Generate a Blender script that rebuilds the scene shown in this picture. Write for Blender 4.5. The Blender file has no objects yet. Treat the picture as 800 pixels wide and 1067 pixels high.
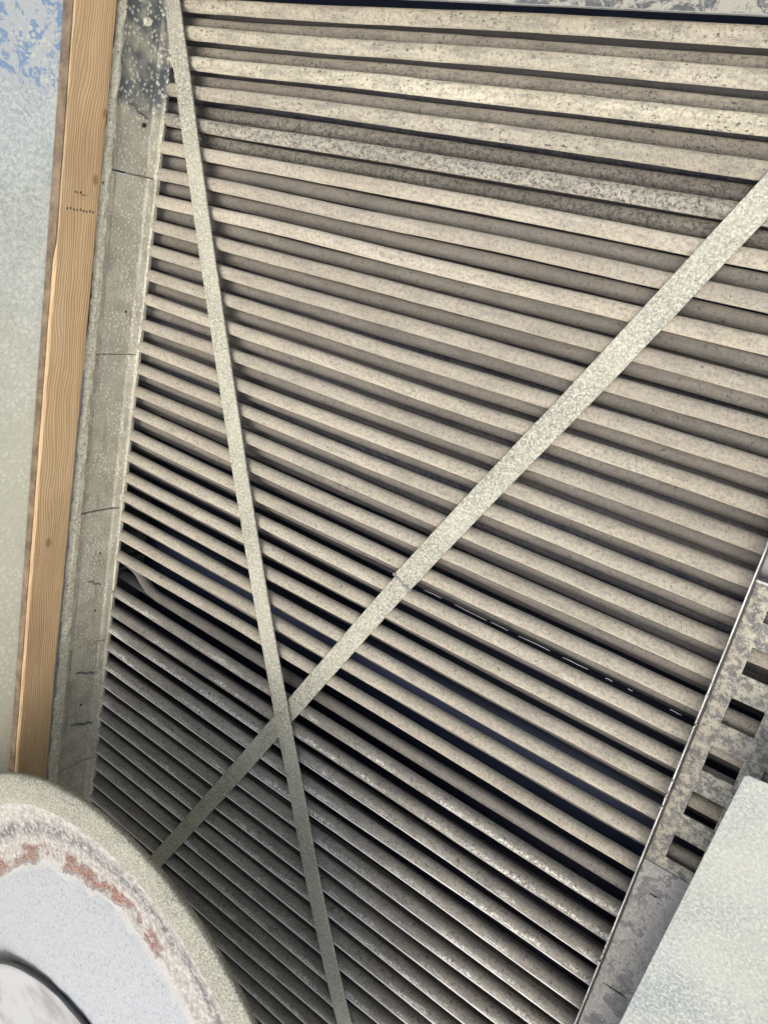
import bpy, math, random
from mathutils import Vector, Matrix, noise
random.seed(7)
# ------------------------------------------------------------------ units
# one unit of layout = one tube pitch (5 cm). x runs along the tubes, y across them, h is height above the top row of tubes
S = 0.05
sc = bpy.context.scene
COL = sc.collection
# ------------------------------------------------------------------ camera
cd = bpy.data.cameras.new('camera'); cam = bpy.data.objects.new('camera', cd); COL.objects.link(cam)
look = Vector((-0.48937, -0.32556, -0.80903)); up = Vector((-0.35150, 0.92265, -0.15866))
look.normalize(); right = look.cross(up).normalized(); up = right.cross(look).normalized()
mw = Matrix((right, up, -look)).transposed().to_4x4(); mw.translation = Vector((0, 0, 22.741*S)); cam.matrix_world = mw
cd.sensor_fit = 'HORIZONTAL'; cd.sensor_width = 36.0; cd.lens = 821.35/800*36.0
cd.clip_start = 0.01; cd.clip_end = 200
sc.camera = cam
# ------------------------------------------------------------------ light
SUN_DIR = Vector((0.24, -0.30, 1.0)).normalized()          # towards the sun
w = bpy.data.worlds.new('World'); sc.world = w; w.use_nodes = True
nt = w.node_tree; nt.nodes.clear()
sky = nt.nodes.new('ShaderNodeTexSky'); sky.sky_type = 'NISHITA'; sky.sun_disc = False
sky.sun_elevation = math.asin(SUN_DIR.z); sky.sun_rotation = math.atan2(SUN_DIR.x, SUN_DIR.y)
sky.air_density = 1.0; sky.dust_density = 4.0; sky.ozone_density = 0.6
bg = nt.nodes.new('ShaderNodeBackground'); bg.inputs[1].default_value = 0.15
hs = nt.nodes.new('ShaderNodeHueSaturation'); hs.inputs['Saturation'].default_value = 0.5      # veiled, hazy sky
nt.links.new(sky.outputs[0], hs.inputs['Color'])
wo = nt.nodes.new('ShaderNodeOutputWorld'); nt.links.new(hs.outputs[0], bg.inputs[0]); nt.links.new(bg.outputs[0], wo.inputs[0])
sl = bpy.data.lights.new('sun', 'SUN'); sl.energy = 1.0; sl.angle = math.radians(40); sl.color = (1.0, 0.94, 0.85)
so = bpy.data.objects.new('sun', sl); COL.objects.link(so); so.rotation_euler = SUN_DIR.to_track_quat('Z', 'Y').to_euler()
sc.view_settings.view_transform = 'Standard'; sc.view_settings.look = 'None'; sc.view_settings.gamma = 1.0
sc.view_settings.exposure = 0.78
sc.render.resolution_x = 767; sc.render.resolution_y = 1024

# ------------------------------------------------------------------ materials
class NT:
    """small helper round a material's node tree"""
    def __init__(s, name, rough=0.6, metal=0.0, spec=0.5):
        s.m = bpy.data.materials.new(name); s.m.use_nodes = True; s.t = s.m.node_tree
        s.b = s.t.nodes['Principled BSDF']
        s.b.inputs['Roughness'].default_value = rough; s.b.inputs['Metallic'].default_value = metal
        s.b.inputs['Specular IOR Level'].default_value = spec
        s.pos = s.t.nodes.new('ShaderNodeNewGeometry').outputs['Position']
    def n(s, t, **k):
        o = s.t.nodes.new(t)
        for a, v in k.items(): setattr(o, a, v)
        return o
    def put(s, sock, v):
        if hasattr(v, 'node'): s.t.links.new(v, sock)
        else:
            if isinstance(v, tuple) and len(v) == 3 and sock.type == 'RGBA': v = v + (1,)
            sock.default_value = v
    def scale(s, vec, sx, sy, sz):
        m = s.n('ShaderNodeMapping'); s.put(m.inputs['Vector'], vec); m.inputs['Scale'].default_value = (sx, sy, sz); return m.outputs[0]
    def noise(s, scale, detail=3, rough=0.55, vec=None, dist=0.0):
        o = s.n('ShaderNodeTexNoise'); s.put(o.inputs['Vector'], vec or s.pos); o.inputs['Scale'].default_value = scale
        o.inputs['Detail'].default_value = detail; o.inputs['Roughness'].default_value = rough; o.inputs['Distortion'].default_value = dist
        return o.outputs['Fac']
    def voro(s, scale, feature='F1', out='Distance', vec=None, rnd=1.0):
        o = s.n('ShaderNodeTexVoronoi', feature=feature); s.put(o.inputs['Vector'], vec or s.pos); o.inputs['Scale'].default_value = scale
        o.inputs['Randomness'].default_value = rnd
        return o.outputs[out]
    def ramp(s, v, lo, hi, a=0.0, b=1.0):
        o = s.n('ShaderNodeMapRange'); s.put(o.inputs[0], v); o.inputs[1].default_value = lo; o.inputs[2].default_value = hi
        o.inputs[3].default_value = a; o.inputs[4].default_value = b; return o.outputs[0]
    def mix(s, f, a, b):
        o = s.n('ShaderNodeMix', data_type='RGBA'); s.put(o.inputs[0], f); s.put(o.inputs[6], a); s.put(o.inputs[7], b); return o.outputs[2]
    def math(s, op, a, b=0.0):
        o = s.n('ShaderNodeMath', operation=op); s.put(o.inputs[0], a); s.put(o.inputs[1], b); return o.outputs[0]
    def sep(s, vec=None):
        o = s.n('ShaderNodeSeparateXYZ'); s.put(o.inputs[0], vec or s.pos); return o.outputs
    def bump(s, h, strength, dist):
        o = s.n('ShaderNodeBump'); s.put(o.inputs['Height'], h); o.inputs['Strength'].default_value = strength; o.inputs['Distance'].default_value = dist
        s.t.links.new(o.outputs[0], s.b.inputs['Normal'])
    def done(s, col, rough=None):
        s.put(s.b.inputs['Base Color'], col)
        if rough is not None: s.put(s.b.inputs['Roughness'], rough)
        return s.m

def tube_material(name, base_a, base_b, pits, mottle, dark=(0.05, 0.05, 0.048), crust=0.0, rough=0.6, spec=0.4, fleck=.55, smearing=.5):
    k = NT(name, rough, 0.0, spec)
    k.b.inputs['Diffuse Roughness'].default_value = 1.0
    rnd = k.n('ShaderNodeObjectInfo').outputs['Random']
    long = k.scale(k.pos, 0.35, 1, 1)
    big = k.noise(9, 3, .6, long)
    fine = k.noise(190, 5, .8)
    col = k.mix(k.ramp(big, .35, .65), base_a, base_b)
    # each tube has its own tone of scale
    col = k.mix(k.ramp(rnd, 0, 1, 0, .42), col, (0.24, 0.21, 0.17))
    col = k.mix(k.ramp(fine, .38, .55, .6, 0), col, (0.16, 0.145, 0.12))
    smear = k.noise(70, 4, .65, k.scale(k.pos, .25, 1, 1))
    col = k.mix(k.ramp(smear, .46, .66, 0, smearing), col, (0.14, 0.13, 0.11))
    # pale flecks
    fl = k.ramp(k.voro(190, vec=k.pos), .16, .05)
    flm = k.math('MULTIPLY', fl, k.ramp(k.noise(34, 2), .48, .62))
    col = k.mix(k.math('MULTIPLY', flm, fleck), col, (0.72, 0.69, 0.60))
    if mottle > 0:
        m = k.ramp(k.noise(170, 5, .75, None, .8), .60 - .16*mottle, .66 - .10*mottle)
        col = k.mix(k.math('MULTIPLY', m, .8), col, dark)
    if pits > 0:
        p = k.ramp(k.noise(230, 3, .6, k.scale(k.pos, .6, 1, 1)), .60, .66)
        pm = k.ramp(k.noise(20, 3), .36, .56)
        p = k.math('MULTIPLY', k.math('MULTIPLY', p, pm), pits)
        col = k.mix(p, col, dark)
    h = k.noise(240, 4, .7)
    if crust > 0:
        uvn = k.n('ShaderNodeUVMap'); uvn.uv_map = 'UVMap'
        v = k.sep(uvn.outputs[0])[1]
        wob = k.math('ADD', v, k.ramp(k.noise(22, 2), 0, 1, -.10, .10))
        band = k.math('MULTIPLY', k.ramp(wob, .40, .49), k.ramp(wob, .60, .51))
        g = k.ramp(k.noise(230, 4, .8), .47, .56)
        patch = k.ramp(k.noise(11, 3, .6, k.scale(k.pos, .6, 1, 1)), .42, .58)
        cr = k.math('MULTIPLY', k.math('MULTIPLY', band, g), k.math('MULTIPLY', patch, crust))
        col = k.mix(cr, col, (0.80, 0.78, 0.71))
        h = k.math('ADD', h, k.math('MULTIPLY', cr, 1.2))
    k.bump(h, .5, .0012)
    return k.done(col, k.ramp(fine, .3, .7, rough-.1, rough+.15))

M = {}
M['tube_pale'] = tube_material('scaled tube pale', (0.47, 0.43, 0.315), (0.60, 0.555, 0.425), .95, 0.12)
M['tube_mottled'] = tube_material('scaled tube mottled', (0.42, 0.40, 0.315), (0.60, 0.57, 0.465), .9, .72, dark=(0.035, 0.034, 0.03))
M['mottled_second'] = tube_material('scaled mottled inner tube', (0.20, 0.185, 0.145), (0.30, 0.28, 0.225), .9, .8)  # mottling is scale; the darker base carries the second row's shade
M['pale_second'] = tube_material('pitted inner tube', (0.30, 0.275, 0.215), (0.39, 0.36, 0.285), .95, .3)  # pale tube again, with the front row's shade in its colour
M['tube_beige'] = tube_material('scaled tube beige', (0.44, 0.395, 0.30), (0.54, 0.49, 0.385), .0, .03, smearing=.28)
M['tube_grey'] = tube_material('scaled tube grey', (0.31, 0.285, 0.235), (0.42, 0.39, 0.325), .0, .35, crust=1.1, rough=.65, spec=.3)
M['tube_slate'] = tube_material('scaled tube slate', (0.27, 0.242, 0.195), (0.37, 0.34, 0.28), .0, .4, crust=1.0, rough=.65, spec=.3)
M['tube_inner'] = tube_material('scaled inner tube', (0.20, 0.185, 0.16), (0.28, 0.26, 0.22), .6, .2)  # lower bank's second row, its shade put into the colour
M['tube_second'] = tube_material('scaled second row tube', (0.215, 0.195, 0.165), (0.29, 0.265, 0.225), .3, .15)  # beige tube darkened: occlusion by the front row as colour
M['tube_deep'] = tube_material('deep tube', (0.010, 0.017, 0.045), (0.016, 0.026, 0.06), 0, 0, fleck=0)  # near-black navy: deep shade and blue haze of the gaps as colour

def galv_material(name, a, b, c, cell=170, rough=.5, metal=.35, film=False, specks=0.0, bumpd=.0008, low=None, blotch=False):
    k = NT(name, rough, metal)
    cellc = k.sep(k.voro(cell, out='Color'))[0]
    f = k.noise(cell*.9, 4, .75, None, .6)
    col = k.mix(k.ramp(cellc, 0, 1), a, b)
    col = k.mix(k.ramp(f, .42, .60), col, c)
    col = k.mix(k.ramp(k.noise(6, 4, .6), .4, .65, 0, .35), col, b)
    if low: col = k.mix(k.ramp(k.noise(5, 3), .45, .62, 0, .35), col, low)
    if specks > 0:
        sp = k.math('MULTIPLY', k.ramp(k.voro(150), .28, .16), k.ramp(k.noise(16, 3), .42, .56))
        col = k.mix(k.math('MULTIPLY', sp, specks), col, (0.74, 0.72, 0.62))
    if film:
        bsp = k.math('MULTIPLY', k.ramp(k.math('ADD', k.voro(95), k.ramp(k.noise(160, 2), 0, 1, -.2, .2)), .40, .28), k.ramp(k.noise(12, 3), .38, .55))
    if blotch:
        bl = k.ramp(k.noise(75, 6, .85, None, .3), .46, .55)
        col = k.mix(k.math('MULTIPLY', bl, .85), col, (0.42, 0.39, 0.30))
    if film:
        x, y, z = k.sep()
        edge = k.ramp(k.noise(42, 6, .75, None, .7), .52, .53)
        top = k.ramp(k.math('ADD', y, k.ramp(k.noise(20, 4), 0, 1, -.12, .12)), .10, .13)
        col = k.mix(k.math('MULTIPLY', top, .8), col, (0.62, 0.64, 0.64))
        col = k.mix(k.math('MULTIPLY', edge, top), col, (0.28, 0.40, 0.58))
        low = k.ramp(k.math('ADD', y, k.ramp(k.noise(6, 3), 0, 1, -.3, .3)), .1, -.55)
        col = k.mix(k.math('MULTIPLY', low, .75), col, (0.66, 0.63, 0.45))
    if film: col = k.mix(k.math('MULTIPLY', bsp, .75), col, (0.80, 0.79, 0.66))
    k.bump(f, .35, bumpd)
    return k.done(col, k.ramp(cellc, 0, 1, rough-.1, rough+.12))
M['galv_wall'] = galv_material('galvanised wall sheet', (0.62, 0.67, 0.66), (0.80, 0.82, 0.78), (0.36, 0.43, 0.43), 150, .6, 0.0, film=True, specks=.8)
M['galv_cover'] = galv_material('galvanised cover sheet', (0.26, 0.28, 0.27), (0.44, 0.445, 0.385), (0.16, 0.185, 0.185), 260, .7, 0.0, low=(0.37, 0.36, 0.28))
M['galv_strap'] = galv_material('weathered strap', (0.36, 0.35, 0.27), (0.54, 0.525, 0.41), (0.15, 0.148, 0.125), 300, .65, 0.0, specks=.5)
M['galv_plate'] = galv_material('weathered bracket plate', (0.12, 0.12, 0.11), (0.18, 0.175, 0.16), (0.085, 0.085, 0.08), 120, .6, .1, specks=.3, blotch=True)
M['galv_rim'] = galv_material('chalky rim', (0.27, 0.26, 0.20), (0.46, 0.445, 0.345), (0.10, 0.10, 0.08), 330, .7, 0.0, bumpd=.0015)

def rail_material():
    k = NT('spotted rail', .65, .1)
    x, y, z = k.sep()
    base = k.mix(k.ramp(k.noise(25, 4), .35, .65), (0.44, 0.405, 0.305), (0.60, 0.56, 0.435))
    dk = k.math('MULTIPLY', k.ramp(k.math('ADD', y, k.ramp(k.noise(40, 3), 0, 1, -.05, .05)), .11, .15), k.ramp(k.noise(20, 3), .7, .45))
    base = k.mix(dk, base, (0.11, 0.125, 0.13))
    sp = k.ramp(k.math('ADD', k.voro(115, vec=k.pos), k.ramp(k.noise(200, 2), 0, 1, -.25, .25)), .42, .28)
    sp = k.math('MULTIPLY', sp, k.ramp(k.noise(16, 3), .34, .50))
    col = k.mix(k.math('MULTIPLY', sp, .75), base, (0.74, 0.71, 0.57))
    f = k.noise(300, 4, .7)
    col = k.mix(k.ramp(f, .5, .65, 0, .5), col, (0.13, 0.13, 0.12))
    # drip stains and grime in long smears
    st = k.ramp(k.noise(8, 4, .7, k.scale(k.pos, 1, .5, 3)), .58, .7)
    col = k.mix(k.math('MULTIPLY', st, .4), col, (0.15, 0.145, 0.13))
    k.bump(k.math('ADD', f, sp), .6, .0015)
    return k.done(col)
M['rail'] = rail_material()
def rim_rail():
    k = NT('crusted rail edge', .75)
    f = k.noise(160, 4, .75)
    col = k.mix(k.ramp(f, .4, .6), (0.54, 0.50, 0.37), (0.84, 0.80, 0.60))
    col = k.mix(k.ramp(k.noise(210, 2), .64, .70), col, (0.06, 0.06, 0.06))
    k.bump(f, .7, .002)
    return k.done(col)
M['rail_edge'] = rim_rail()

def patina():
    k = NT('patina sheet', .85, 0, .2)
    big = k.ramp(k.noise(34, 5, .75, k.scale(k.pos, .8, 1, 1), 1.0), .49, .54)
    x, y, z = k.sep()
    clean = k.ramp(x, -.62, -.70)
    col = k.mix(big, (0.08, 0.083, 0.085), (0.30, 0.285, 0.225))
    col = k.mix(clean, col, (0.42, 0.405, 0.345))
    col = k.mix(k.ramp(k.noise(280, 3), .4, .7, 0, .35), col, (0.3, 0.3, 0.28))
    k.bump(big, .3, .001)
    return k.done(col)
M['patina'] = patina()

def wood():
    k = NT('sawn pine', .65)
    x, y, z = k.sep()
    warp = k.noise(7, 3, .5, k.scale(k.pos, 1, .35, 1))
    v = k.n('ShaderNodeCombineXYZ'); k.put(v.inputs[0], k.math('MULTIPLY', x, 1.0)); k.put(v.inputs[1], k.math('MULTIPLY', y, .04)); k.put(v.inputs[2], k.math('ADD', z, k.math('MULTIPLY', warp, .07)))
    rings = k.n('ShaderNodeTexWave', wave_type='BANDS', bands_direction='Z'); k.put(rings.inputs['Vector'], v.outputs[0]); rings.inputs['Scale'].default_value = 62
    rings.inputs['Distortion'].default_value = 2.2; rings.inputs['Detail'].default_value = 3; rings.inputs['Detail Scale'].default_value = 2
    streak = k.noise(75, 5, .7, k.scale(v.outputs[0], 1, .6, 2.2))
    fib = k.noise(60, 4, .7, k.scale(k.pos, 6, .25, 6))
    col = k.mix(k.ramp(rings.outputs['Fac'], .1, 1.0), (0.60, 0.43, 0.23), (0.53, 0.355, 0.175))
    col = k.mix(k.ramp(streak, .45, .65, 0, .75), col, (0.42, 0.24, 0.11))
    col = k.mix(k.ramp(fib, .35, .7, 0, .5), col, (0.68, 0.50, 0.30))
    col = k.mix(k.ramp(k.noise(9, 4, .6, k.scale(k.pos, 1, .4, 1)), .45, .7, 0, .5), col, (0.36, 0.21, 0.11))
    col = k.mix(k.ramp(k.math('ADD', z, k.math('MULTIPLY', warp, .03)), .178, .164, 0, .45), col, (0.34, 0.19, 0.09))
    # knots at fixed places on the board
    for (ky, kz, kr) in ((-.018, .158, .007), (-.75, .20, .009), (.098, .150, .006)):
        d = k.n('ShaderNodeVectorMath', operation='DISTANCE')
        cv = k.n('ShaderNodeCombineXYZ'); k.put(cv.inputs[1], k.math('MULTIPLY', y, .6)); k.put(cv.inputs[2], z)
        k.put(d.inputs[0], cv.outputs[0]); d.inputs[1].default_value = (0, ky*.6, kz)
        kn = k.ramp(k.math('ADD', d.outputs['Value'], k.ramp(warp, 0, 1, -.003, .003)), kr, kr*.5)
        col = k.mix(k.math('MULTIPLY', kn, .7), col, (0.24, 0.11, 0.05))
    k.bump(k.math('ADD', rings.outputs['Fac'], fib), .35, .0008)
    return k.done(col)
M['wood'] = wood()
def plain(name, a, b, sc_=120, rough=.7, metal=0, spec=.5):
    k = NT(name, rough, metal, spec); f = k.noise(sc_, 4, .7); k.bump(f, .4, .001)
    return k.done(k.mix(k.ramp(f, .35, .65), a, b))
M['wood_old'] = plain('weathered board edge', (0.10, 0.07, 0.045), (0.24, 0.18, 0.115), 26)
M['sealant'] = plain('blue grey sealant', (0.22, 0.23, 0.27), (0.36, 0.37, 0.41), 90)
M['added_casing'] = plain('added dark casing', (0.010, 0.017, 0.045), (0.014, 0.024, 0.06), 30)  # navy stands for the unlit depth and blue haze below the tubes
M['ragged'] = plain('black rubber and gap shade', (0.015, 0.015, 0.015), (0.03, 0.03, 0.03), 200, .35)  # black of the gasket; in holes and gap strip it stands for shade
M['deposit'] = plain('mineral deposit', (0.26, 0.255, 0.24), (0.42, 0.41, 0.385), 200, .8)
M['rim_light'] = plain('painted rim light', (0.76, 0.74, 0.69), (0.86, 0.84, 0.79), 130, .6)  # white that paints a rim light onto the lower tubes
M['glint'] = plain('pale painted glint', (0.80, 0.80, 0.80), (0.88, 0.88, 0.88), 300, .3, 0)  # pale colour in place of a specular glint
M['edge_bright'] = plain('worn metal edge', (0.22, 0.22, 0.21), (0.38, 0.38, 0.35), 200, .4, .4)
M['smooth_plate'] = plain('smooth stained plate', (0.13, 0.13, 0.13), (0.24, 0.235, 0.225), 40, .5, .2)

def lower_plate_mat():
    k = NT('limed plate', .6, .1)
    f = k.noise(60, 6, .8)
    col = k.mix(k.ramp(f, .38, .62), (0.13, 0.13, 0.13), (0.24, 0.235, 0.22))
    p = k.noise(26, 6, .72, None, .25)
    ring = k.math('MULTIPLY', k.ramp(p, .49, .52), k.ramp(p, .56, .53))
    col = k.mix(k.math('MULTIPLY', k.ramp(p, .5, .56), .6), col, (0.36, 0.35, 0.33))
    col = k.mix(k.math('MULTIPLY', ring, .45), col, (0.60, 0.58, 0.55))
    k.bump(k.math('ADD', f, p), .6, .002)
    M['lower_plate'] = k.done(col)
lower_plate_mat()
M['fin'] = plain('fin in painted shade', (0.07, 0.068, 0.066), (0.12, 0.115, 0.11), 60, .6)  # dark base colour holds the shade on the fin's side
def housing_mats():
    c = (-16.335*S, -30.686*S)
    def radial(k):
        x, y, z = k.sep()
        dx = k.math('ADD', x, -c[0]); dy = k.math('ADD', y, -c[1])
        return k.math('SQRT', k.math('ADD', k.math('MULTIPLY', dx, dx), k.math('MULTIPLY', dy, dy)))
    k = NT('crusted trough', .8)
    r = k.math('ADD', radial(k), k.ramp(k.noise(18, 4, .7), 0, 1, -.022, .022))
    f = k.noise(110, 5, .8)
    col = k.mix(k.ramp(f, .4, .6), (0.27, 0.25, 0.22), (0.52, 0.49, 0.435))
    mid = k.math('MULTIPLY', k.ramp(r, .405, .425), k.ramp(r, .455, .435))
    col = k.mix(k.math('MULTIPLY', mid, k.ramp(k.noise(90, 4, .8), .42, .55)), col, (0.13, 0.125, 0.12))
    rb = k.math('MULTIPLY', k.ramp(r, .362, .366), k.ramp(r, .402, .394))
    rb = k.math('MULTIPLY', rb, k.ramp(k.noise(13, 6, .75), .46, .54))
    rb = k.math('MULTIPLY', rb, k.ramp(k.noise(150, 4, .8), .36, .50))
    xx, yy, zz = k.sep()
    rb = k.math('MULTIPLY', rb, k.ramp(xx, -.655, -.70))
    rust = k.mix(k.ramp(k.noise(230, 5, .85), .40, .60), (0.12, 0.05, 0.04), (0.50, 0.27, 0.20))
    col = k.mix(rb, col, rust)
    inner = k.ramp(k.math('ADD', r, k.ramp(f, 0, 1, -.006, .006)), .366, .358)
    wh = k.mix(k.ramp(k.noise(170, 4, .8), .52, .64), (0.40, 0.41, 0.41), (0.26, 0.27, 0.27))
    col = k.mix(inner, col, wh)
    edge = k.math('MULTIPLY', k.ramp(r, .350, .358), k.ramp(r, .372, .362))
    col = k.mix(k.math('MULTIPLY', edge, .8), col, (0.50, 0.485, 0.45))
    k.bump(k.math('ADD', f, k.math('MULTIPLY', rb, -1.0)), .8, .004)
    M['trough'] = k.done(col)
    k = NT('cap metal', .4, .1)
    f = k.noise(8, 5, .6, k.scale(k.pos, 1, 2, 1))
    M['cap'] = k.done(k.mix(k.ramp(f, .50, .68), (0.40, 0.40, 0.39), (0.26, 0.24, 0.22)))
housing_mats()

# ------------------------------------------------------------------ mesh helpers
def link(name, me, parent=None, mat=None):
    o = bpy.data.objects.new(name, me); COL.objects.link(o)
    if parent: o.parent = parent
    if mat and me and not me.materials: me.materials.append(mat)
    return o
def mesh(name, vs, fs, smooth=False, uv=None):
    me = bpy.data.meshes.new(name); me.from_pydata([(a*S, b*S, c*S) for a, b, c in vs], [], fs); me.update()
    if smooth: me.polygons.foreach_set('use_smooth', [True]*len(me.polygons))
    if uv:
        l = me.uv_layers.new(name='UVMap'); l.data.foreach_set('uv', [c for p in me.polygons for vi in p.vertices for c in uv[vi]])
    return me
def tag(o, label=None, cat=None, group=None, kind=None):
    for k, v in (('label', label), ('category', cat), ('group', group), ('kind', kind)):
        if v: o[k] = v
    return o
def empty(name, loc, label, cat, group=None):
    o = bpy.data.objects.new(name, None); COL.objects.link(o); o.empty_display_size = .05
    return tag(o, label, cat, group)
class Geo:
    def __init__(s): s.v = []; s.f = []
    def box(s, x0, x1, y0, y1, z0, z1):
        b = len(s.v)
        s.v += [(x, y, z) for z in (z0, z1) for y in (y0, y1) for x in (x0, x1)]
        s.f += [tuple(b+i for i in q) for q in ((0, 2, 3, 1), (4, 5, 7, 6), (0, 1, 5, 4), (2, 6, 7, 3), (0, 4, 6, 2), (1, 3, 7, 5))]
        return s
    def prism(s, pts, z0, z1):
        """polygon outline (x, y), counter-clockwise, from z0 to z1"""
        b = len(s.v); n = len(pts)
        s.v += [(x, y, z0) for x, y in pts] + [(x, y, z1) for x, y in pts]
        s.f += [tuple(b+i for i in reversed(range(n))), tuple(b+n+i for i in range(n))]
        s.f += [(b+i, b+(i+1) % n, b+n+(i+1) % n, b+n+i) for i in range(n)]
        return s
    def sweep_y(s, prof, ys, jit=0.0, seed=0, close=True):
        """closed profile (x, h) swept along y, its points moved a little by noise"""
        b = len(s.v); n = len(prof)
        for j, y in enumerate(ys):
            for i, (x, z) in enumerate(prof):
                q = noise.noise(Vector((x*.9+seed, y*1.7, z*1.3+i)))*jit
                q2 = noise.noise(Vector((x*.9+seed+9, y*1.7, z*1.3+i)))*jit
                s.v.append((x+q, y, z+q2))
        for j in range(len(ys)-1):
            for i in range(n):
                a = b+j*n+i; c = b+j*n+(i+1) % n
                s.f.append((a, c, c+n, a+n))
        s.f.append(tuple(b+i for i in reversed(range(n)))); s.f.append(tuple(b+(len(ys)-1)*n+i for i in range(n)))
        return s
    def make(s, name, mat, parent=None, smooth=False, bevel=0.0):
        me = mesh(name, s.v, s.f, smooth); o = link(name, me, parent, mat)
        if bevel:
            m = o.modifiers.new('bevel', 'BEVEL'); m.width = bevel*S; m.segments = 2; m.limit_method = 'ANGLE'; m.angle_limit = .6
        return o

def tube_mesh(name, path, r, seg=20, jit=.0, seed=0):
    """round tube along a path of (x, y, h); UV v = angle round the tube (0.5 faces up)"""
    vs, fs, uv = [], [], []
    n = len(path)
    for j, p in enumerate(path):
        p = Vector(p); a = Vector(path[max(j-1, 0)]); b = Vector(path[min(j+1, n-1)])
        t = (b-a).normalized(); up_ = Vector((0, 0, 1))
        sd = up_.cross(t).normalized(); u_ = t.cross(sd)
        for i in range(seg):
            an = 2*math.pi*i/seg
            rr = r*(1+jit*noise.noise(Vector((p.x*.8+seed, math.cos(an)*.8+seed, math.sin(an)*.8))))
            vs.append(tuple(p + (u_*(-math.cos(an)) + sd*math.sin(an))*rr)); uv.append((p.x*.1, i/seg))
    for j in range(n-1):
        for i in range(seg):
            a = j*seg+i; c = j*seg+(i+1) % seg
            fs.append((a, a+seg, c+seg, c))
    fs.append(tuple(range(seg))); fs.append(tuple((n-1)*seg+i for i in reversed(range(seg))))
    return mesh(name, vs, fs, True, uv)

# ------------------------------------------------------------------ the setting: casing added round and below the tubes to shut out daylight
def struct(name, g, mat): return tag(g.make(name, mat), kind='structure')
struct('added_casing_floor', Geo().box(-31, 7, -56, 9, -3.4, -3.2), M['added_casing'])
struct('added_casing_left', Geo().box(-30.6, -30.2, -56, 9, -3.2, .1), M['added_casing'])
struct('added_casing_right', Geo().box(6.6, 7, -56, 9, -3.2, .4), M['added_casing'])
struct('added_casing_top', Geo().box(-30.2, 6.6, 8.4, 9, -3.2, .9), M['added_casing'])
struct('added_casing_bottom', Geo().box(-30.2, 6.6, -56, -55.6, -3.2, .4), M['added_casing'])

# ------------------------------------------------------------------ tubes
RT = 0.2425
TOP = [6.393, 5.451, 4.474, 3.462, 2.411, 1.401, 0.412, -0.623, -1.638, -2.638, -3.636, -4.646, -5.640, -6.645, -7.596, -8.600, -9.599, -10.635, -11.661, -12.648, -13.586, -14.574, -15.511, -16.575, -18.499, -19.545, -20.525, -21.508, -22.560, -23.570, -24.541, -25.528, -26.531, -27.552, -28.553, -29.587, -30.599]
upper = TOP[:24]
lower = TOP[24:]
while lower[-1] > -54: lower.append(lower[-1]-1.009)
X0, X1 = -29.5, 6.3
def run(y, h, seed, n, amp):
    out = []
    for j in range(n):
        x = X0 + (X1-X0)*j/(n-1)
        out.append((x, y + amp*noise.noise(Vector((x*.12, seed*3.1, 0))), h + amp*noise.noise(Vector((x*.12, seed*3.1, 7)))))
    return out
def tube(y, h, mat, parent, seed, near):
    n, seg = (70, 24) if near else (26, 16)
    me = tube_mesh('tube', run(y, h, seed, n, .07), RT*random.uniform(.985, 1.02), seg, .045 if near else .03, seed)
    return link('tube', me, parent, mat)
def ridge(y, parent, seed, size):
    # thin white ridge along the tube's lower shoulder, standing in for rim light
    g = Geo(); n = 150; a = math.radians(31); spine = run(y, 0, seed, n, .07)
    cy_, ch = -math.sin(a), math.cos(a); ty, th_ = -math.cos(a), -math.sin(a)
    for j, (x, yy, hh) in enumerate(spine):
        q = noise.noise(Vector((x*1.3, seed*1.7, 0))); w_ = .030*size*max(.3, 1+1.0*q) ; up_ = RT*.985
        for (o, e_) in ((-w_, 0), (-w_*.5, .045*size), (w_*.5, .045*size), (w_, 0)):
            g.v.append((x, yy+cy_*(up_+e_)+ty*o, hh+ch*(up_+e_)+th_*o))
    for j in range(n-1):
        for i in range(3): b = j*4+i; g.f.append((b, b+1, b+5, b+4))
    g.make('rim_light_ridge', M['rim_light'], parent)
ub = empty('tube_bank', (0, 0, 0), 'upper bank of pale beige tubes between the blotchy top sheet and the wide dark gap', 'tube bank', 'banks of parallel tubes')
lb = empty('tube_bank', (0, 0, 0), 'lower bank of darker grey tubes with white crusty streaks, beside the round fan housing', 'tube bank', 'banks of parallel tubes')
sd = 0
for i, y in enumerate(upper):
    sd += 1
    m = M['tube_pale'] if i <= 3 else (M['tube_mottled'] if i == 4 else M['tube_beige'])
    t = tube(y, 0, m, ub, sd, True)
    if i == 4: t['label'] = 'tube mottled with black and white scale'
    elif i <= 3: t['label'] = 'pale cream tube pitted with small dark spots'
for i in range(len(upper)-1):
    sd += 1; y = (upper[i]+upper[i+1])/2
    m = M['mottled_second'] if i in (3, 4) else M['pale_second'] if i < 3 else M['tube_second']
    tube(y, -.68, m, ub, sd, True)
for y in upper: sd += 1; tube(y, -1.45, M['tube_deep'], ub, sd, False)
for i, y in enumerate(lower):
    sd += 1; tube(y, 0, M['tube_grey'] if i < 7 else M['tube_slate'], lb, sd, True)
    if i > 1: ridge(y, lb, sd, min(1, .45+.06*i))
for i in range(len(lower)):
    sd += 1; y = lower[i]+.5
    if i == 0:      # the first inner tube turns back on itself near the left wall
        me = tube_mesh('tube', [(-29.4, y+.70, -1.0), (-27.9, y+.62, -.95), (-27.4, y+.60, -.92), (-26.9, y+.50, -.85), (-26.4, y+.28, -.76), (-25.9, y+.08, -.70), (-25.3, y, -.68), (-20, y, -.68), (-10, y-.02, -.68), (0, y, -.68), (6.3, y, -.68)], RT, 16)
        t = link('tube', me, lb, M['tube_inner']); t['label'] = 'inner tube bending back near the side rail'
    else: tube(y, -.68, M['tube_inner'], lb, sd, False)
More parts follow.
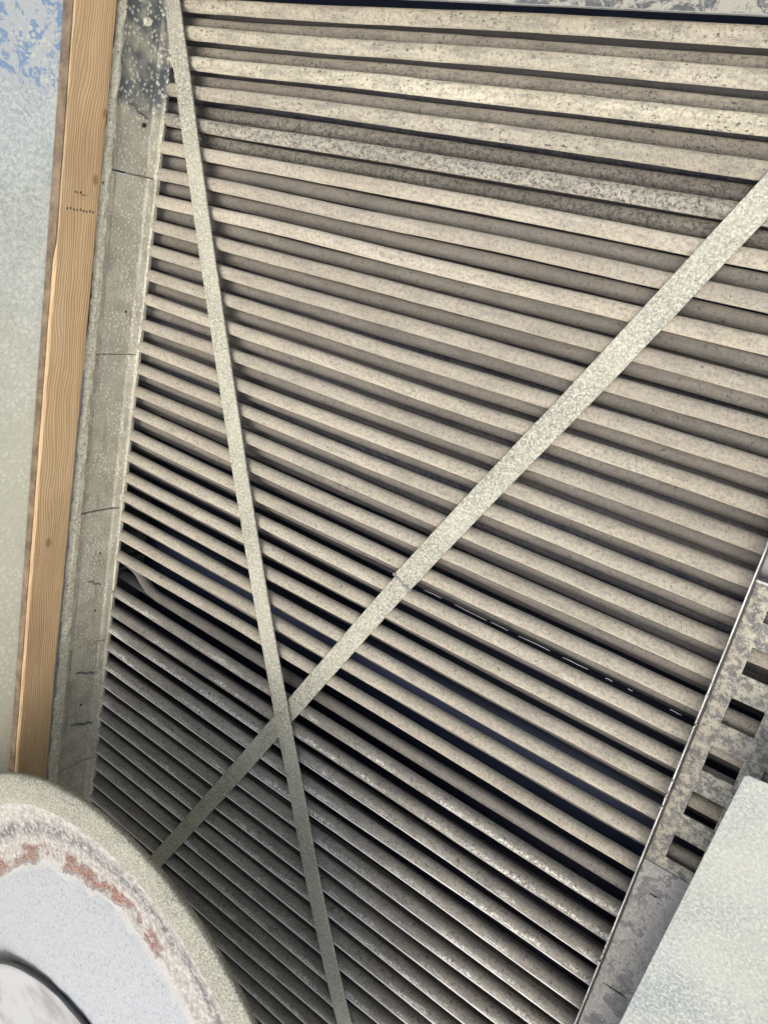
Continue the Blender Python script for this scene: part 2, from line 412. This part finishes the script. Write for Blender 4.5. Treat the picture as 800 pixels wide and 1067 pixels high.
for y in lower: sd += 1; tube(y, -1.36, M['tube_deep'], lb, sd, False)
# short spacer ribs on the added casing wall, seen through the gap between the banks
tag(Geo().box(-29.6, -29.30, -55.5, 8.3, -3.1, .08).make('end_plate', M['smooth_plate'], lb), None)
for k in range(4):
    g = Geo().box(-29.3, -28.7, -17.35-k*.42, -17.22-k*.42, -2.6, .0); g.make('spacer_rib', M['smooth_plate'], lb)

# ------------------------------------------------------------------ glint in the wider gap, built as pale strands
def painted_glint():
    e = empty('painted_glint', (0, 0, 0), 'thin broken strands painted bright as a glint, in the dark gap right of the crossing straps', 'painted_glint')
    x = -11.6
    while x < -2.3:
        L = random.uniform(.5, 1.3) if x < -6 else random.uniform(.08, .5)
        me = tube_mesh('glint_strand', [(x+L*q, -11.39+.012*random.uniform(-1, 1), -.3) for q in (0, .3, .6, 1)], .012, 6)
        link('glint_strand', me, e, M['glint']); x += L + (random.uniform(.05, .6) if x < -6 else random.uniform(.4, 1.2))
painted_glint()

# ------------------------------------------------------------------ flat straps
def strap_mesh(g, pts, width, h, th, seed, lo=-1e9):
    """flat bar through (x, y, width) points"""
    for _ in range(2):      # round the line off, keeping its ends
        q = [pts[0]]
        for a, b in zip(pts[:-1], pts[1:]): q += [(a[0]*.75+b[0]*.25, a[1]*.75+b[1]*.25), (a[0]*.25+b[0]*.75, a[1]*.25+b[1]*.75)]
        pts = q + [pts[-1]]
    P = []
    for k in range(len(pts)-1):
        a, b = pts[k], pts[k+1]; n = max(2, int(math.dist(a, b)/.5))
        P += [(a[0]+(b[0]-a[0])*q/n, a[1]+(b[1]-a[1])*q/n) for q in range(n)]
    P.append(pts[-1]); b0 = len(g.v)
    for j, p in enumerate(P):
        a = P[max(0, j-1)]; b = P[min(len(P)-1, j+1)]
        t = Vector((b[0]-a[0], b[1]-a[1])).normalized(); nn = Vector((-t.y, t.x))
        w1 = width/2*(1+.03*noise.noise(Vector((j*.6, seed, 0)))); w2 = width/2*(1+.03*noise.noise(Vector((j*.6, seed, 5))))
        hh = h(j/len(P)) + .015*noise.noise(Vector((j*.3, seed, 9)))
        c = .018
        for (o, z) in ((-w1, 0), (w2, 0), (w2, th-c), (w2-c, th), (-w1+c, th), (-w1, th-c)):
            g.v.append((p[0]+nn.x*o, p[1]+nn.y*o, hh+z))
    for j in range(len(P)-1):
        for i in range(6):
            a = b0+j*6+i; c_ = b0+j*6+(i+1) % 6
            g.f.append((a, a+6, c_+6, c_))
    g.f.append(tuple(b0+i for i in range(6))); g.f.append(tuple(b0+(len(P)-1)*6+i for i in reversed(range(6))))
    return g
def straps():
    A = [(-27.9, 7.9), (-27.32, 6.4), (-24.7, 0), (-21.78, -6.72), (-18.62, -13.75), (-16.12, -18.86), (-14.80, -21.47), (-12.6, -25.96), (-10.3, -30.13), (-7.2, -35.0), (-4.5, -39.0)]
    g = strap_mesh(Geo(), A, .80, lambda q: .44, .07, 1)
    o = g.make('strap', M['galv_strap']); tag(o, 'narrow grey strap from the top of the side rail, lying over the wider one', 'strap', 'flat metal straps crossing over the tubes')
    e = empty('strap', (0, 0, 0), 'wider two-piece strap reaching the round housing, lying under the narrow one', 'strap', 'flat metal straps crossing over the tubes')
    g = strap_mesh(Geo(), [(-2.4, 7.2), (-4.72, 2.88), (-7.66, -2.76), (-9.68, -6.42), (-12.18, -11.15)], .80, lambda q: .33, .06, 2)
    g.make('strap_length', M['galv_strap'], e)
    g = strap_mesh(Geo(), [(-11.75, -10.45), (-12.3, -11.4), (-15.86, -18.64), (-18.2, -23.45), (-22.2, -31.35), (-23.2, -33.4)], .74, lambda q: .265, .06, 3)
    g.make('strap_length', M['galv_strap'], e)
    # rough lap between the two lengths
    g = Geo()
    for k in range(14):
        q = k/13; x = -12.56+.78*q; y = -10.98-.33*q+.03*math.sin(k*2.1)
        g.box(x-.03, x+.05, y-.05-.03*random.random(), y+.03, .30, .405+.02*random.random())
    g.make('lap_seam', M['smooth_plate'], e)
    # rivet where they cross
    v = Geo(); n = 16
    v.prism([(-16.05+.19*math.cos(2*math.pi*k/n), -18.95+.19*math.sin(2*math.pi*k/n)) for k in range(n)], .50, .56)
    r = v.make('rivet', M['galv_strap'], o, bevel=.02)
straps()

# ------------------------------------------------------------------ side rail, board and wall sheet on the left
def rail():
    e = empty('side_rail', (0, 0, 0), 'weathered spotted metal rail of overlapping plates holding the left ends of the tubes', 'rail')
    seams = [8.6, .13, -7.0, -14.12, -21.1, -28.1, -35.1, -42.1, -49.1, -55.5]
    for k in range(len(seams)-1):
        a, b = seams[k]-.03, seams[k+1]+.03
        n = 14; ys = [b+(a-b)*q/n for q in range(n+1)]
        d = .05*(k % 2)
        prof = [(-27.80, .12), (-27.52+d, .12), (-27.50+d, .22), (-27.55+d, .50), (-27.60+d, .62), (-27.60+d, 2.02), (-27.56+d, 2.16), (-27.56+d, 2.30), (-27.80, 2.30)]
        o = Geo().sweep_y(prof, ys, .035, k*5).make('rail_plate', M['rail'], e)
        # torn corner at each seam, a little notch plate standing off
    g = Geo(); ys = [8.6-.25*q for q in range(257)]
    prof = [(-27.85, 2.26), (-27.56, 2.26), (-27.45, 2.34), (-27.40, 2.48), (-27.44, 2.60), (-27.55, 2.68), (-27.85, 2.70)]
    b0 = len(g.v)
    g.sweep_y(prof, ys, .07, 3)
    # the rail grows slightly taller towards the far end
    g.v = [(x, y, z + (.36*(1-max(0, min(1, (y+28)/34)))*(z-2.26)/.44 if z > 2.4 else 0) + .10*noise.noise(Vector((0, y*.8, 3)))*(z > 2.5)) for x, y, z in g.v]
    g.make('rail_edge', M['rail_edge'], e, smooth=False)
    g = Geo(); g.sweep_y([(-27.62, .06), (-27.40, .06), (-27.38, .20), (-27.44, .26), (-27.62, .26)], [8.6-.5*q for q in range(128)], .03, 8)
    g.make('rail_lip', M['rail'], e)
    def disc(y, h, r, mat, name, d0=-27.62, d1=-27.48):
        n = 14; g = Geo()
        g.v = [(d0, y+r*math.cos(2*math.pi*k/n), h+r*math.sin(2*math.pi*k/n)) for k in range(n)] + [(d1, y+r*.85*math.cos(2*math.pi*k/n), h+r*.85*math.sin(2*math.pi*k/n)) for k in range(n)]
        g.f = [tuple(range(n-1, -1, -1)), tuple(range(n, 2*n))] + [(k, (k+1) % n, n+(k+1) % n, n+k) for k in range(n)]
        return g.make(name, mat, e)
    disc(5.44, 1.27, .16, M['rail_edge'], 'bolt_head')
    disc(1.97, .95, .09, M['ragged'], 'bolt_hole', -27.6, -27.545)
    for (y, h) in ((-5.2, .96), (-16.29, 1.05), (-19.31, 1.0), (-24.5, 1.3)): disc(y, h, .055, M['ragged'], 'bolt_hole', -27.6, -27.54)
    # cracked drips on the plates
    for (y, h, L) in ((2.2, 1.3, .9), (-22.9, 1.2, 1.0), (-25.9, 1.1, 1.2), (-18.0, 1.2, .7)):
        g = Geo()
        for q in range(9):
            t = q/8; g.box(-27.60, -27.53, y+.04*math.sin(q*1.3)+.35*t, y+.04+.04*math.sin(q*1.3)+.35*t+.04*random.random(), h-L*.5+L*t*.9, h-L*.5+L*t*.9+L*.13)
        g.make('drip_crack', M['smooth_plate'], e)
rail()
def board():
    e = empty('wooden_board', (0, 0, 0), 'long sawn pine board between the galvanised wall sheet and the metal rail', 'board')
    ys = [8.6-.6*q for q in range(107)]
    prof = [(-27.66, 2.92), (-27.24, 2.92), (-27.20, 2.97), (-27.20, 4.50), (-27.24, 4.555), (-27.66, 4.58)]
    g = Geo(); g.sweep_y(prof, ys, .02, 1)
    g.v = [(x, y, z+(.20*max(0, min(1, -y/26)) if z > 3.5 else .26*max(0, min(1, (4-y)/26))-.05)) for x, y, z in g.v]
    o = g.make('board_body', M['wood'], e)
    # weathered top edge strip (bark side)
    g = Geo(); g.sweep_y([(-27.66, 4.585), (-27.30, 4.56), (-27.22, 4.56), (-27.22, 4.60), (-27.66, 4.63)], ys, .025, 2)
    g.v = [(x-(.12 if y < -3 and x > -27.4 else 0), y, z+.20*max(0, min(1, -y/26))) for x, y, z in g.v]
    g.make('bark_edge', M['wood_old'], e)
    # a line of small nail holes and one knot hole on the edge
    g = Geo()
    for k in range(9): g.box(-27.21, -27.19, -1.55+.02*math.sin(k*2), -1.47+.02*math.sin(k*2), 3.15+.135*k, 3.19+.135*k)
    for k in range(5): g.box(-27.21, -27.19, -1.02+.12*random.random(), -.95+.12*random.random(), 3.5+.11*k, 3.55+.11*k)
    g.make('nail_hole', M['ragged'], e)['kind'] = 'stuff'
board()
def sealant():
    g = Geo(); ys = [8-.22*q for q in range(230)]
    g.sweep_y([(-27.75, 2.66), (-27.46, 2.68), (-27.40, 2.8), (-27.42, 2.92), (-27.48, 3.05), (-27.75, 3.10)], ys, .11, 12)
    g.v = [(x-(.22 if y > -4 else .22*max(0, (y+9)/5) if y > -9 else 0), y, z+.20*max(0, min(1, (-y)/26))) for x, y, z in g.v]
    tag(g.make('sealant_bead', M['sealant']), 'ragged blue-grey sealant bead between the wooden board and the metal rail', 'sealant')
    g = Geo(); g.sweep_y([(-27.75, 2.60), (-27.52, 2.60), (-27.50, 3.2), (-27.75, 3.2)], [8.5-.5*q for q in range(126)], .05, 4)  # black strip stands in for the dark of the open gap
    tag(g.make('gap_shade', M['ragged']), 'black strip painted as the shaded gap along the edge of the pine board', 'strip')
sealant()
tag(Geo().box(-27.86, -27.70, -55.5, 8.6, 2.7, 16).make('wall_sheet', M['galv_wall'], bevel=.02), 'pale galvanised wall sheet with torn blue film, left of the pine board', 'metal sheet')

# ------------------------------------------------------------------ patina sheet across the top
def top_sheet():
    e = empty('top_sheet', (0, 0, 0), 'blotchy grey and cream metal sheet lying across the tubes along the top edge', 'metal sheet')
    g = Geo(); n = 60; 
    pts = [(-27.3+34*k/n, 6.60-.004*(k-20)*.6+.015*noise.noise(Vector((k*.4, 0, 0)))) for k in range(n+1)]
    g.prism(pts + [(6.7, 12), (-27.3, 12)], .97, 1.03); g.make('sheet_face', M['patina'], e)
    g = Geo(); g.prism([(a, b-.022) for a, b in pts] + [(a, b) for a, b in reversed(pts)], .93, 1.045); g.make('sheet_edge', M['edge_bright'], e)
top_sheet()

# ------------------------------------------------------------------ perforated bracket on the right
def bracket():
    e = empty('perforated_bracket', (0, 0, 0), 'grey bracket with rows of rectangular holes and a thin upright edge', 'bracket')
    xs = [-1.695, -1.19, -.30, .25, 1.14, 1.69, 2.58, 3.2]
    tops = [-6.64-1.602*k for k in range(6)]
    ys = [-6.32]
    for t in tops: ys += [t, t-.84]
    ys.append(-16.0)
    vs, fs = [], []; idx = {}
    def vid(i, j, l):
        if (i, j, l) not in idx: idx[(i, j, l)] = len(vs); vs.append((xs[i], ys[j], (.50, .43)[l]))
        return idx[(i, j, l)]
    solid = lambda i, j: 0 <= i < len(xs)-1 and 0 <= j < len(ys)-1 and not (i % 2 == 1 and j % 2 == 1)
    for i in range(len(xs)-1):
        for j in range(len(ys)-1):
            if not solid(i, j): continue
            fs.append((vid(i, j+1, 0), vid(i+1, j+1, 0), vid(i+1, j, 0), vid(i, j, 0)))
            fs.append((vid(i, j, 1), vid(i+1, j, 1), vid(i+1, j+1, 1), vid(i, j+1, 1)))
            for (di, dj, a, b) in ((-1, 0, (i, j), (i, j+1)), (1, 0, (i+1, j+1), (i+1, j)), (0, -1, (i+1, j), (i, j)), (0, 1, (i, j+1), (i+1, j+1))):
                if not solid(i+di, j+dj): fs.append((vid(*a, 0), vid(*b, 0), vid(*b, 1), vid(*a, 1))[::-1])
    g = Geo(); g.v = vs; g.f = fs; g.make('hole_plate', M['galv_plate'], e, bevel=.012)
    # thin upright edge, slightly nicked
    g = Geo(); ysf = [-3.5-.35*q for q in range(62)]
    g.sweep_y([(-1.76, .1), (-1.70, .1), (-1.685, 1.3), (-1.69, 1.40), (-1.735, 1.40), (-1.735, 1.3)], ysf, .018, 5)
    g.make('upright_edge', M['fin'], e)
    g = Geo(); g.sweep_y([(-1.735, 1.402), (-1.69, 1.402), (-1.695, 1.42), (-1.73, 1.42)], ysf, .012, 6)
    g.make('worn_edge', M['edge_bright'], e)
    # upper box above the holes with a folded lip
    g = Geo(); g.box(-1.695, 3.2, -6.3, -3.4, .38, .50); g.make('upper_plate', M['smooth_plate'], e)
    g = Geo(); g.box(-1.695, 3.2, -6.36, -6.30, .51, .92); g.make('cross_lip', M['edge_bright'], e)
    # overlapping solid plates below
    for k, (a, b, h, tl) in enumerate(((-15.9, -17.1, .53, .05), (-17.0, -20.95, .47, -.05), (-20.9, -23.0, .54, .05), (-22.9, -25.5, .48, 0), (-25.4, -29, .54, 0))):
        g = Geo(); g.prism([(-1.695, b), (2.5, b+tl), (2.5, a+tl), (-1.695, a)], h-.05, h); g.make('lower_plate', M['lower_plate'], e)
    # raised crust of lime on the lower plates: only its thick patches stand out of the metal
    g = Geo(); nx, ny = 44, 110
    for j in range(ny+1):
        for i in range(nx+1):
            x = -1.68+1.5*i/nx; y = -16.9-4.3*j/ny
            q = noise.fractal(Vector((x*1.5, y*1.0, 4)), 1, 2, 6); q2 = noise.fractal(Vector((x*9, y*9, 1)), 1, 2, 3)
            g.v.append((x, y, .49+max(-.05, .16*(q+.03)+.03*q2)))
    for j in range(ny):
        for i in range(nx):
            a = j*(nx+1)+i; g.f.append((a, a+nx+1, a+nx+2, a+1))
    g.make('lime_crust', M['deposit'], e)
    # pale chips stuck to the edge
    g = Geo()
    for k in range(26):
        y = random.choice([random.uniform(-13.6, -12.4), random.uniform(-19.5, -18), random.uniform(-12, -9)])
        g.box(-1.745, -1.70+.03*random.random(), y, y+random.uniform(.03, .12), 1.38, 1.44)
    g.make('lime_chips', M['deposit'], e)['kind'] = 'stuff'
bracket()

# ------------------------------------------------------------------ cover box, lower right
def cover():
    e = empty('cover_box', (0, 0, 0), 'pale galvanised cover box with a folded rim, in the lower right corner', 'metal box')
    c, s = math.cos(-.0425), math.sin(-.0425)
    def rot(x, y): return (-.132+x*1.0+(-.0425)*(-y)*1.0, -10.2+y+.09*x)
    g = Geo(); pts = [rot(0, -18), rot(6, -18), rot(6, 0), rot(0.06, 0), rot(0, -.06)]
    g.prism(pts, 3.44, 3.5); g.make('top_panel', M['galv_cover'], e, bevel=.02)
    g = Geo(); pts = [rot(.25, -17.9), rot(5.9, -17.9), rot(5.9, -2.6), rot(.25, -2.6)]
    g.prism(pts, .56, 3.437); g.make('box_body', M['galv_cover'], e)
cover()

# ------------------------------------------------------------------ round fan housing, lower left
def housing():
    cx, cy = -16.335, -30.686
    e = empty('fan_housing', (0, 0, 0), 'round pale fan housing with a rusty crusted inner ring, in the lower left corner', 'fan housing')
    def lathe(prof, name, mat, n=160, ox=cx, oy=cy, jit=0.0, seed=0):
        g = Geo(); m = len(prof)
        for k in range(n):
            a = 2*math.pi*k/n
            for i, (r, h) in enumerate(prof):
                q = 1+jit*.3*noise.noise(Vector((math.cos(a)*3+seed, math.sin(a)*3, i*.3)))/max(r, 1)
                hh = h+jit*noise.noise(Vector((math.cos(a)*r*1.1+seed, math.sin(a)*r*1.1, i*.7)))
                g.v.append((ox+r*q*math.cos(a), oy+r*q*math.sin(a), hh))
        for k in range(n):
            for i in range(m-1):
                a = k*m+i; b = ((k+1) % n)*m+i
                g.f.append((a, b, b+1, a+1))
        return g.make(name, mat, e, smooth=True)
    lathe([(.01, 5.1), (5.4, 5.2), (6.0, 5.5), (10.7, 8.15), (10.85, 8.28), (10.90, 8.38)], 'housing_underside', M['galv_rim'])
    g = Geo(); n = 64      # slanting duct under the housing
    for (ox_, oy_, rr_, hh_) in ((cx, cy, 4.9, 5.3), (-18, -39.5, 4.7, 3.0), (-20, -49, 4.5, .3)):
        for q in range(n): g.v.append((ox_+rr_*math.cos(2*math.pi*q/n), oy_+rr_*math.sin(2*math.pi*q/n), hh_))
    for l in range(2):
        for q in range(n): g.f.append((l*n+q, l*n+n+q, l*n+n+(q+1) % n, l*n+(q+1) % n))
    g.make('duct', M['galv_rim'], e, smooth=True)
    lathe([(10.90, 8.38), (10.91, 8.46), (10.86, 8.52), (10.5, 8.55), (10.15, 8.545), (9.85, 8.53), (9.78, 8.50), (9.74, 8.42)], 'rim', M['galv_rim'], 200, jit=.02)
    P = [(9.74, 8.42), (9.70, 8.30), (9.55, 8.18), (9.35, 8.12)]
    r = 9.1
    while r > 7.25: P.append((r, 8.10-.10*math.sin((9.1-r)/1.85*math.pi)+.02)); r -= .09
    P += [(7.2, 8.16), (7.0, 8.22), (6.5, 8.32), (5.5, 8.46), (4.5, 8.62), (3.0, 8.76), (1.0, 8.8), (.01, 8.8)]
    lathe(P, 'crusted_dome', M['trough'], 260, jit=.05, seed=4)
    # cap standing on the dome, a black gasket round its edge
    ox, oy = -16.75, -35.27
    lathe([(6.6, 8.3), (6.75, 8.7), (7.0, 8.82)], 'cap_neck', M['galv_rim'], 96, ox, oy)
    lathe([(7.08, 8.80), (7.15, 8.87), (7.08, 8.95), (6.98, 8.96), (6.93, 8.88), (6.98, 8.80), (7.08, 8.80)], 'gasket', M['ragged'], 140, ox, oy, .05)
    lathe([(6.96, 8.84), (6.9, 8.90), (6.7, 8.91), (6.1, 8.88), (5.4, 8.95), (2.4, 9.1), (.01, 9.12)], 'cap', M['cap'], 120, ox, oy)
housing()
